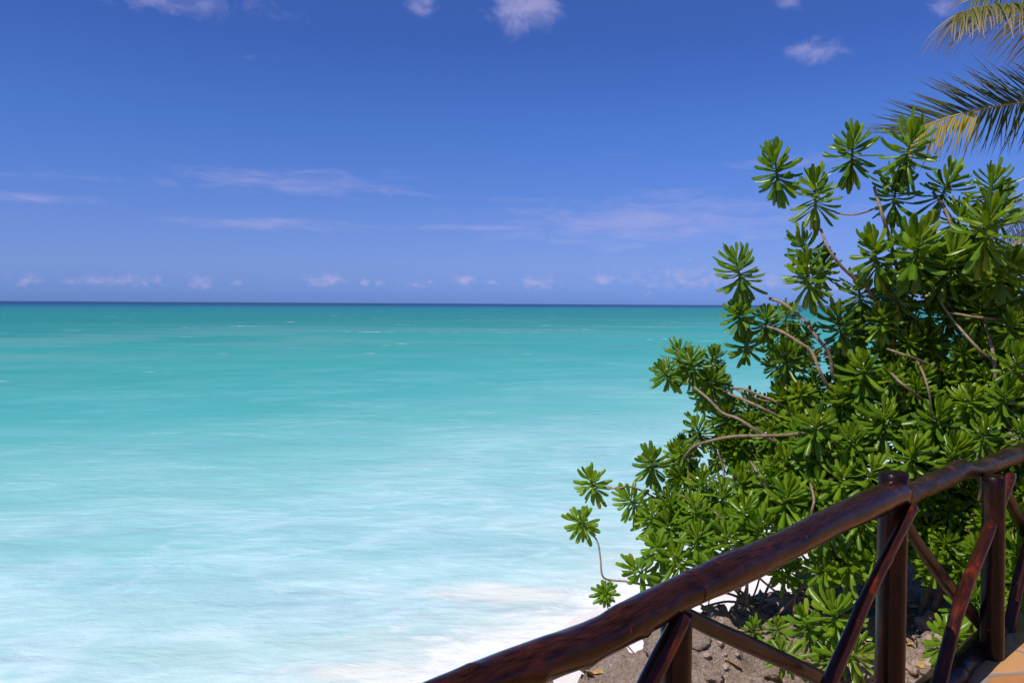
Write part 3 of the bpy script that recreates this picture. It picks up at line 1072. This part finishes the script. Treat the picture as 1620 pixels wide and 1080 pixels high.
for pts, r0, r1 in limbs:
    n_ = len(pts)
    pts = [(x, y, Y - 0.16 * math.sin(math.pi * min(1, i / (n_ - 1)))) for i, (x, y, Y) in enumerate(pts)]
    tall.stem(TY(pts), r0, r1)
trunks = [[(1440, 990, 5.25), (1415, 880, 5.3), (1390, 760, 5.35), (1400, 640, 5.35), (1420, 500, 5.35)],
          [(1470, 990, 5.2), (1510, 860, 5.1), (1560, 720, 5.1), (1545, 560, 5.2), (1530, 430, 5.25)],
          [(1420, 985, 5.3), (1360, 880, 5.35), (1300, 780, 5.4), (1230, 690, 5.55)],
          [(1455, 985, 5.2), (1480, 840, 5.15), (1470, 700, 5.2), (1490, 520, 5.25)]]
for tr_ in trunks:
    pts = TY(tr_)
    pts[0].z = ground_at(pts[0].x, pts[0].y) - 0.05
    tall.stem(pts, .030, .014, 'trunk', 6, 10)
tall.finish()

# low spreading shrub in front, on the rim of the ledge
lb = at(1205, 968, 5.35)
lb.z = ground_at(lb.x, lb.y)
low = Shrub('low_shrub', lb, 'low spreading bright green shrub on the ledge rim beneath the tall shrub', 'shrub', 'b')
hand2 = [
    (938, 770, 5.6, 33, -.3, .8, .8), (921, 828, 5.5, 36, -.35, .5, 1.0), (957, 938, 5.35, 24, -.1, .5, 1.0),
    (1003, 798, 5.5, 36, -.5, .7, .5), (1034, 828, 5.4, 40, -.3, .9, .5), (1100, 818, 5.2, 42, -.2, 1, .5),
    (1062, 806, 5.4, 36, -.2, 1, .4), (1045, 872, 5.2, 42, -.4, .8, .6), (1018, 908, 5.2, 36, -.6, .5, .6),
    (1103, 860, 5.1, 42, -.1, .9, .7), (1074, 892, 5.1, 40, -.3, .7, .8), (1142, 800, 5.3, 38, -.1, 1, .4),
    (1176, 820, 5.1, 42, 0, 1, .6), (1240, 806, 5.0, 44, .1, 1, .5), (1217, 776, 5.2, 40, -.1, 1, .4),
    (1244, 740, 5.3, 40, -.2, .9, .5), (1112, 772, 5.4, 38, -.2, .7, .4), (1150, 860, 5.0, 42, -.1, .9, .7),
    (1200, 850, 5.0, 42, 0, .9, .7), (1270, 840, 4.9, 42, 0, 1, .6), (1290, 790, 5.0, 42, 0, 1, .5),
    (1330, 770, 4.9, 44, .1, 1, .5), (1375, 760, 4.8, 42, .1, 1, .5), (1170, 770, 5.4, 36, 0, 1, .4),
    (1310, 840, 4.8, 40, 0, .8, .7), (1355, 830, 4.7, 40, .1, .8, .6), (1125, 900, 5.0, 38, -.2, .6, .8),
    (1060, 842, 5.3, 36, -.3, .9, .5), (1390, 810, 4.7, 40, 0, .9, .6), (1340, 900, 4.8, 44, 0, .5, .7),
    (1300, 905, 4.9, 40, 0, .3, .7), (1380, 890, 4.7, 40, 0, .6, .7), (1245, 905, 5.1, 36, .1, .4, .6),
]
for (px, py, Y, rp, ax, az_, cm) in hand2:
    low.rosette(at(px, py, Y), axis2(ax, az_, cm), rp / F * Y * rnd.uniform(0.95, 1.05))
for (px, py, Y, rp, cnt) in [(1090, 830, 5.5, 58, 14), (1180, 830, 5.4, 70, 18), (1280, 800, 5.3, 75, 18), (1350, 830, 5.1, 70, 16), (1340, 890, 5.1, 50, 8)]:
    C0 = at(px, py, Y)
    rr_ = rp / F * Y
    for k in range(int(cnt * 1.7)):
        a = rnd.uniform(0, 6.28)
        zc = rnd.uniform(-0.5, 1.0)
        u = Vector((math.cos(a) * math.sqrt(1 - zc * zc), math.sin(a) * math.sqrt(1 - zc * zc), zc))
        low.rosette(C0 + u * rr_ * rnd.uniform(0.5, 1.0), u * 0.6 + Vector((rnd.uniform(-.3, .3), -0.35, 0.8)), rnd.uniform(0.08, 0.13), flowers=False)
limbs2 = [
    ([(930, 838, 5.52), (945, 856, 5.45), (950, 884, 5.4), (953, 910, 5.35), (966, 917, 5.35), (990, 919, 5.3), (1025, 925, 5.25), (1110, 935, 5.25)], .006, .010),
    ([(958, 772, 5.55), (978, 772, 5.5), (1000, 770, 5.5), (1040, 790, 5.5), (1100, 840, 5.45)], .007, .010),
    ([(1088, 725, 5.5), (1089, 760, 5.5), (1090, 800, 5.45), (1110, 860, 5.4)], .006, .008),
    ([(1030, 792, 5.45), (1052, 786, 5.45), (1075, 783, 5.4), (1100, 790, 5.4), (1150, 776, 5.4), (1200, 780, 5.35), (1235, 800, 5.3)], .008, .010),
    ([(1136, 715, 5.45), (1145, 745, 5.45), (1146, 790, 5.4)], .008, .009),
    ([(1145, 755, 5.4), (1175, 760, 5.35), (1205, 772, 5.3)], .008, .009),
    ([(960, 955, 5.35), (966, 975, 5.3), (975, 1000, 5.3), (1010, 1040, 5.3)], .005, .006),
]
for pts, r0, r1 in limbs2:
    low.stem(TY(pts), r0, r1)
for k in range(13):
    b_ = lb + Vector((rnd.uniform(-.22, .55), rnd.uniform(-.25, .2), 0))
    b_.z = ground_at(b_.x, b_.y) - 0.03
    tgt = at(rnd.uniform(1070, 1380), rnd.uniform(800, 880), rnd.uniform(5.0, 5.4))
    mid = b_.lerp(tgt, 0.45) + Vector((rnd.uniform(-.12, .12), rnd.uniform(-.1, .1), rnd.uniform(-.05, .05)))
    low.stem([b_, mid, tgt], rnd.uniform(.008, .014), .007)
for (a_, b2, Y0, Y1) in [((1110, 960), (1195, 960), 5.3, 5.35), ((1128, 968), (1060, 948), 5.3, 5.4), ((1140, 935), (1200, 975), 5.2, 5.3),
                         ((1275, 945), (1200, 965), 5.2, 5.35), ((1165, 930), (1190, 970), 5.2, 5.3)]:
    p_, q_ = at(a_[0], a_[1], Y0), at(b2[0], b2[1], Y1)
    low.stem([p_, p_.lerp(q_, .5) + Vector((0, 0, .04)), q_], .009, .011)
low.finish()


def small_plant(px, py, Y, lst, label, key='b', name='young_shrub', stems=True):
    b_ = at(px, py, Y)
    b_.z = ground_at(b_.x, b_.y)
    s_ = Shrub(name, b_, label, 'plant', key, None)
    for (x, y, dY, rp, ax, az_, cm) in lst:
        P_ = at(x, y, Y + dY)
        s_.rosette(P_, axis2(ax, az_, cm), rp / F * (Y + dY), flowers=False)
        if stems:
            s_.stem([b_ + Vector((0, 0, -.03)), b_.lerp(P_, .5) + Vector((rnd.uniform(-.03, .03), 0, .02)), P_], .009, .007)
    return s_


small_plant(1325, 1040, 4.15, [(1320, 985, .05, 58, -.15, 1, .35), (1338, 1040, -.05, 52, .35, .45, .7), (1245, 1040, .0, 42, -.5, .5, .5), (1280, 1000, .1, 44, -.35, .9, .4)],
            'bright green young shrub on the ledge behind the sloping red brace')
small_plant(1500, 1030, 4.15, [(1500, 1020, 0, 46, -.1, 1, .5), (1540, 960, .25, 50, .1, 1, .4), (1530, 1040, 0, 40, .2, .6, .6), (1570, 930, .3, 50, .3, .8, .4)],
            'leafy young shrub crowded against the log kerb between two posts')
small_plant(1210, 1000, 4.9, [(1192, 1000, 0, 22, -.1, 1, .3), (1228, 1005, -.05, 28, .1, 1, .4)],
            'small green seedling sprouting from bare rock above the sloping brown brace')
small_plant(1180, 1045, 4.6, [(1182, 1043, 0, 12, 0, 1, .4)], 'tiny yellow green seedling alone on bare rock below the brown brace', name='seedling', stems=False)
small_plant(1600, 940, 4.3, [(1612, 930, 0, 46, .2, .8, .5), (1606, 880, .1, 44, .1, .9, .5), (1640, 860, .1, 48, .2, 1, .5), (1600, 830, .2, 42, -.1, 1, .5)],
            'leafy shrub behind the far post at the frame edge')


# ------------------------------------------------------------------ palms
def strip(V, Fc, A, p, d, L, W, droop, rt, rng, n=5, nrm=None, curl=0.0):
    """one narrow folded palm leaflet"""
    d = d.normalized()
    side0 = (nrm if nrm is not None else Vector((0, 0, 1))).cross(d)
    if side0.length < 1e-3:
        side0 = Vector((1, 0, 0))
    side0.normalize()
    b = len(V)
    for i in range(n + 1):
        f = i / n
        wv = W * (0.55 + 0.9 * f if f < 0.3 else (1 - f) ** 0.75 * 1.05) * 0.5
        if i == n:
            wv = W * 0.03
        nn = side0.cross(d)
        V += [p - side0 * wv - nn * wv * 0.5, p.copy(), p + side0 * wv - nn * wv * 0.5]
        A += [(rt, -1, f), (rt, 0.3, f), (rt, 1, f)]
        d = (d + Vector((rng.uniform(-1, 1), rng.uniform(-1, 1), 0)) * curl + Vector((0, 0, -1)) * droop / n).normalized()
        p = p + d * (L / n)
    for i in range(n):
        for k in (0, 1):
            a = b + i * 3 + k
            Fc.append((a, a + 1, a + 4, a + 3))


def palm_leaf_material(name, cols, dry):
    m, t, p = mat(name)
    a = t.new('ShaderNodeAttribute', attribute_name='leaf')
    r, ac, al = t.sep(a.outputs['Vector'])
    c = t.ramp(r, cols)
    tip = t.mapr(al, 0.45, 0.95, 0, 0.75, True)
    c = t.mix(tip, c, dry)
    t.link(c, p.inputs['Base Color'])
    p.inputs['Roughness'].default_value = 0.42
    tr = t.new('ShaderNodeBsdfTranslucent')
    t.link(t.mix(1.0, c, (1.3, 1.3, 0.8), 'MULTIPLY'), tr.inputs['Color'])
    ms = t.new('ShaderNodeMixShader')
    ms.inputs[0].default_value = 0.25
    t.link(p.outputs[0], ms.inputs[1])
    t.link(tr.outputs[0], ms.inputs[2])
    t.link(ms.outputs[0], m.node_tree.nodes['Material Output'].inputs['Surface'])
    return m


M_palm = palm_leaf_material('palm_leaf', [(0, (0.05, 0.06, 0.010)), (0.45, (0.13, 0.135, 0.015)), (0.75, (0.34, 0.27, 0.03)), (1, (0.50, 0.36, 0.04))], (0.085, 0.062, 0.045))
M_palmdry = palm_leaf_material('palm_leaf_dry', [(0, (0.09, 0.11, 0.018)), (0.5, (0.24, 0.20, 0.035)), (1, (0.56, 0.40, 0.06))], (0.28, 0.20, 0.13))
M_grey = palm_leaf_material('palm_leaf_grey', [(0, (0.10, 0.14, 0.06)), (0.5, (0.17, 0.22, 0.11)), (1, (0.26, 0.27, 0.17))], (0.24, 0.20, 0.15))
m, t, p = mat('palm_rachis')
p.inputs['Base Color'].default_value = (0.48, 0.34, 0.09, 1)
p.inputs['Roughness'].default_value = 0.45
M_rachis = m


def frond(root, pts, r0, nl, Lmax, W, fwd, upside, seed, material, droop=(0.5, 0.5), curl=0.03, tone=None, upfrac=1.0, lowfwd=0.0):
    rng = random.Random(seed)
    path, rr = smooth_path(pts, [r0 * (1 - 0.85 * i / (len(pts) - 1)) for i in range(len(pts))], 8)
    V, Fc, G = tube(pts, [r0 * (1 - 0.85 * i / (len(pts) - 1)) for i in range(len(pts))], 7, 8, 0, 1, True, seed)
    lens = [0.0]
    for i in range(1, len(path)):
        lens.append(lens[-1] + (path[i] - path[i - 1]).length)
    tot = lens[-1]

    def pt(f):
        L = f * tot
        for i in range(1, len(path)):
            if lens[i] >= L:
                k = (L - lens[i - 1]) / max(1e-6, lens[i] - lens[i - 1])
                return path[i - 1].lerp(path[i], k), (path[i] - path[i - 1]).normalized()
        return path[-1], (path[-1] - path[-2]).normalized()
    LV, LF, LA = [], [], []
    for side in (1, -1):
        for i in range(nl):
            f = 0.10 + 0.90 * (i + rng.uniform(-.3, .3)) / nl
            f = min(1, max(0.05, f))
            p_, tan = pt(f)
            sv = upside * side
            sv = (sv - tan * sv.dot(tan)).normalized()
            fw = fwd + 0.55 * max(0, f - 0.55) + (lowfwd if side < 0 else 0)
            d = tan * fw + sv * 0.85 + tan.cross(sv) * 0.25 + Vector((rng.uniform(-.13, .13), rng.uniform(-.15, .15), rng.uniform(-.12, .12)))
            L = Lmax * (0.45 + 0.55 * math.sin(min(1, (1 - f) * 1.35 + 0.14) * math.pi / 2)) * rng.uniform(0.66, 1.12)
            if rng.random() < 0.10:
                continue
            if side > 0:
                L *= upfrac
            tn = rng.random() * 0.55 if tone is None else min(1, max(0, tone(f, side) + rng.uniform(-.15, .15)))
            strip(LV, LF, LA, p_, d, L, W * rng.uniform(.8, 1.1), droop[0] if side > 0 else droop[1], tn, rng, 6, tan.cross(sv), curl)
    fo = mesh_obj('frond', LV, LF, material, root, True, None, [('leaf', 'FLOAT_VECTOR', LA)])
    ra = mesh_obj('rachis', V, Fc, M_rachis, None, True)
    ra.parent = fo
    ra.matrix_parent_inverse = fo.matrix_parent_inverse
    ra.matrix_parent_inverse = Matrix.Identity(4)
    return fo


def build_palm():
    CR = at(1815, 105, 9.6)
    base = Vector((CR.x + 0.35, CR.y + 0.2, 0.0))
    base.z = -0.05
    root = thing('palm_tree', base, 'tall coconut palm with yellowing fronds reaching over the shrub against blue sky', 'palm tree')
    V, Fc, G = tube([base, base.lerp(CR, .35) + Vector((.12, 0, 0)), base.lerp(CR, .7) + Vector((.08, 0, 0)), CR], [.17, .13, .115, .11], 16, 10, .04, 5)
    mesh_obj('trunk', V, Fc, M_palmbark, root, True, None, [('grain', 'FLOAT_VECTOR', G)])
    upv = Vector((0.1, 0.25, 1.0))
    # middle frond
    frond(root, [CR] + [at(*q) for q in [(1728, 153, 9.5), (1640, 160, 9.4), (1552, 173, 9.3), (1478, 193, 9.2), (1436, 214, 9.15)]], .022, 120, 0.92, .031, 0.55, upv, 31,
          M_palm, droop=(0.10, 0.5), curl=.09, lowfwd=0.35, tone=lambda f, s: (0.85 if (s < 0 and f > 0.70) else (0.30 if s < 0 else 0.12)), upfrac=0.92)  # tone paints sunlight in: lower leaflets near the tip coloured bright yellow
    # upper frond with dry hanging leaflets
    frond(root, [CR] + [at(*q) for q in [(1750, 42, 9.3), (1695, 18, 9.1), (1640, 9, 9.0), (1590, 8, 8.9), (1548, 12, 8.85), (1514, 22, 8.8)]], .022, 170, 0.95, .040, 0.50,
          Vector((0.0, 0.75, 0.25)), 32, M_palmdry, droop=(1.3, 1.3), curl=.10, tone=lambda f, s: 0.62 if s > 0 else 0.18)
    # a green one above and behind it, mostly out of view
    frond(root, [CR] + [at(*q) for q in [(1760, 10, 9.9), (1690, -25, 10.0), (1620, -20, 10.0), (1560, -8, 10.0), (1535, 0, 10.0)]], .022, 90, 0.62, .034, 0.6,
          Vector((0.0, 0.5, 0.6)), 33, M_palm, droop=(0.8, 1.0), curl=.06)
    # the rest of the crown, beyond the frame
    for k, (a, e) in enumerate([(20, 55), (62, 30), (-20, 20), (-50, 48), (40, 0), (0, 65), (-5, -30), (75, 65)]):
        dv = Vector((math.cos(R(a)), math.sin(R(a)), 0))
        p1 = CR + dv * 0.8 + Vector((0, 0, 0.8 * math.tan(R(e)) * .6))
        p2 = CR + dv * 1.8 + Vector((0, 0, 1.0 * math.tan(R(e)) * .6))
        p3 = CR + dv * 2.7 + Vector((0, 0, .5 * math.tan(R(e)) * .6 - 0.5))
        frond(root, [CR, p1, p2, p3], .022, 46, 0.7, .03, 0.6, dv.cross(Vector((0, 0, 1))), 50 + k, M_palm, droop=(1.0, 1.0))


build_palm()


def build_far_palm():
    CR = at(1648, 345, 15.0)
    base = Vector((CR.x + .1, CR.y, ground_at(CR.x, CR.y) - 0.1))
    root = thing('palm_tree', base, 'small grey green palm with shaggy dead fronds behind the tall shrub', 'palm tree')
    V, Fc, G = tube([base, base.lerp(CR, .5), CR], [.14, .11, .10], 12, 10, .05, 5)
    mesh_obj('trunk', V, Fc, M_palmbark, root, True, None, [('grain', 'FLOAT_VECTOR', G)])
    rng = random.Random(77)
    for k in range(15):
        a = k * 2.399 + rng.uniform(-.3, .3)
        e = rng.uniform(-0.2, 1.1) if k < 11 else rng.uniform(-1.4, -0.7)
        dv = Vector((math.cos(a), math.sin(a), 0))
        L = rng.uniform(.85, 1.15)
        p1 = CR + dv * 0.35 * L + Vector((0, 0, 0.30 * e))
        p2 = CR + dv * 0.75 * L + Vector((0, 0, 0.40 * e - .08))
        p3 = CR + dv * (1.05 * L if e > -.5 else .8) + Vector((0, 0, 0.40 * e - .38))
        frond(root, [CR, p1, p2, p3], .014, 30, 0.42, .026, 0.7, dv.cross(Vector((0, 0, 1))), 90 + k, M_grey if k < 11 else M_palmdry, droop=(0.8, 0.8), curl=.08)


build_far_palm()


# ------------------------------------------------------------------ loose rocks, stones and fallen leaves
def rock_geo(seed, sx, sy, sz, n=14):
    V, Fc = [], []
    m_ = n * 2
    for i in range(n + 1):
        th = math.pi * i / n
        for j in range(m_):
            ph = 2 * math.pi * j / m_
            d = Vector((math.sin(th) * math.cos(ph), math.sin(th) * math.sin(ph), math.cos(th)))
            q = d * 1.1 + Vector((seed * 3.7, seed, 0))
            r = 1 + 0.42 * noise.noise(q) + 0.24 * noise.noise(q * 2.6) + 0.13 * noise.noise(q * 6)
            r = r - 0.12 * abs(noise.noise(q * 3.3))
            V.append((d.x * r * sx, d.y * r * sy, d.z * r * sz))
    for i in range(n):
        for j in range(m_):
            j2 = (j + 1) % m_
            Fc.append((i * m_ + j, (i + 1) * m_ + j, (i + 1) * m_ + j2, i * m_ + j2))
    return V, Fc


m, t, p = mat('pale_coral_stone')
tcx = t.new('ShaderNodeTexCoord')
oi = t.new('ShaderNodeObjectInfo')
n1 = t.noise(tcx.outputs['Object'], 14, 6, 0.7, 0.5)
n2 = t.noise(tcx.outputs['Object'], 50, 4, 0.7)
c = t.ramp(oi.outputs['Random'], [(0, (0.42, 0.29, 0.22)), (0.5, (0.46, 0.36, 0.31)), (1, (0.52, 0.38, 0.25))])
c = t.mix(t.mapr(n1, 0.35, 0.62, 0.7, 0), c, (0.20, 0.15, 0.13))
t.link(c, p.inputs['Base Color'])
p.inputs['Roughness'].default_value = 0.9
bump(t, p, t.math('MULTIPLY_ADD', n2, 0.5, n1), 0.9, 0.02)
M_stone = m


def on_ground(px, py):
    """walk the view ray down to the ledge"""
    d = ray(px, py).normalized()
    P_ = Vector((0, 0, EYE))
    k = 2.0
    while k < 9:
        Q = P_ + d * k
        if s_of(Q.x, Q.y) > 0.05 and Q.z < ground_at(Q.x, Q.y):
            return Q
        k += 0.01
    return None


def rock(px, py, rp, label, seed, name='rock', group=None, flat=0.65, m_=None):
    Q = on_ground(px, py)
    if Q is None:
        return
    r = rp / F * Q.length * 1.0
    V, Fc = rock_geo(seed, r, r * .85, r * flat)
    o = mesh_obj(name, V, Fc, m_ or M_stone)
    o.location = Q + Vector((0, 0, r * flat * 0.35))
    o.rotation_euler = (0, 0, seed * 1.7)
    tag(o, label, 'rock' if name == 'rock' else 'stone', group)


rock(1243, 968, 24, 'largest pale pinkish rock lying under the low shrub', 3.1)
rock(1273, 972, 14, 'smaller pinkish rock leaning on the large pale rock under the shrub', 5.2)
rock(1045, 1030, 32, 'pitted dark grey rock at the ledge rim beside the nearest post', 7.9, flat=0.8, m_=M_rock)
rock(1472, 992, 20, 'broken grey brown rock between two railing posts', 9.4)
for k_, (px, py, rp) in enumerate([(1108, 1018, 19), (1150, 1000, 13), (1218, 1066, 17), (1395, 1042, 15), (1462, 1062, 15), (1470, 1020, 11), (1128, 1072, 16)]):
    rock(px, py, rp, 'rough grey brown rock half buried in the ledge below the braces', 300 + k_ * 2.3, 'rock', 'half buried rocks on the ledge', 0.55, M_rock)
srng = random.Random(5)
for i in range(64):
    px, py = srng.uniform(1340, 1500), srng.uniform(975, 1090)
    rock(px, py, 3.5 + 10 * srng.random() ** 2, 'small tan coral stone in the rubble at the foot of the posts', 20 + i * 1.3, 'stone', 'tan rubble stones under the railing')
for i in range(46):
    px, py = srng.uniform(1090, 1290), srng.uniform(965, 1080)
    rock(px, py, 1.6 + 6 * srng.random() ** 2, 'little grey stone scattered on bare rock right of the nearest post', 80 + i * 1.3, 'stone', 'little grey stones on the rock ledge')


m, t, p = mat('dead_leaf')
a = t.new('ShaderNodeAttribute', attribute_name='leaf')
tcx = t.new('ShaderNodeTexCoord')
nn = t.noise(tcx.outputs['Object'], 40, 4, 0.6)
t.link(t.mix(t.mapr(nn, 0.35, 0.65), (0.55, 0.33, 0.08), (0.32, 0.15, 0.05)), p.inputs['Base Color'])
p.inputs['Roughness'].default_value = 0.6
M_dead = m


def fallen_leaf(px, py, L, label, rot, group=None):
    Q = on_ground(px, py)
    if Q is None:
        return
    rng = random.Random(int(px))
    V, Fc, A = leaf_geo(L, L * 0.55, Vector((-L / 2, 0, 0)), Vector((1, 0, 0.10)), Vector((0, 0, 1)), R(rng.uniform(10, 45)), rng, 1.2, 0.12)
    o = mesh_obj('fallen_leaf', V, Fc, M_dead, None, True, None, [('leaf', 'FLOAT_VECTOR', A)])
    o.location = Q + Vector((0, 0, 0.022))
    o.rotation_euler = (R(-18), R(8), rot)
    tag(o, label, 'leaf', group)


fallen_leaf(925, 1063, .13, 'curled yellow dead leaf on grey rock just under the handrail', 0.6)
fallen_leaf(945, 1066, .10, 'brown dead leaf beside the curled yellow leaf under the handrail', 2.4)
fallen_leaf(1193, 973, .12, 'orange dead leaf at the foot of the low shrub stems', 1.2)
fallen_leaf(1160, 1052, .11, 'flat tan dead leaf on bare rock under the brown brace', -0.5)
fallen_leaf(1487, 885, .13, 'rust coloured dead leaf caught behind the crossed braces', 0.9)

lrng = random.Random(9)
for i in range(26):
    if i % 2:
        px, py = lrng.uniform(1110, 1320), lrng.uniform(945, 1000)
    else:
        px, py = lrng.uniform(1360, 1500), lrng.uniform(960, 1060)
    fallen_leaf(px, py, lrng.uniform(.06, .12), 'dry brown leaf in the litter under the shrubs behind the railing', lrng.uniform(0, 6.28), 'dry leaves littering the ledge')
m, t, p = mat('dead_twig')
p.inputs['Base Color'].default_value = (0.20, 0.15, 0.11, 1)
p.inputs['Roughness'].default_value = 0.8
for i in range(16):
    px, py = (lrng.uniform(1110, 1310), lrng.uniform(945, 1000)) if i % 2 else (lrng.uniform(1370, 1500), lrng.uniform(960, 1050))
    Q = on_ground(px, py)
    if Q is None:
        continue
    a = lrng.uniform(0, 3.14)
    L = lrng.uniform(.10, .28)
    d_ = Vector((math.cos(a), math.sin(a), lrng.uniform(-.05, .15))) * L
    b_ = Q + Vector((0, 0, 0.02))
    V, Fc, G = tube([b_ - d_ * .5, b_ + Vector((lrng.uniform(-.02, .02), lrng.uniform(-.02, .02), .012)), b_ + d_ * .5], [.005, .004, .0025], 6, 4, .15, 20)
    tag(mesh_obj('twig', V, Fc, m), 'thin dry twig fallen on the rock under the shrubs', 'twig', 'dry twigs on the ledge')
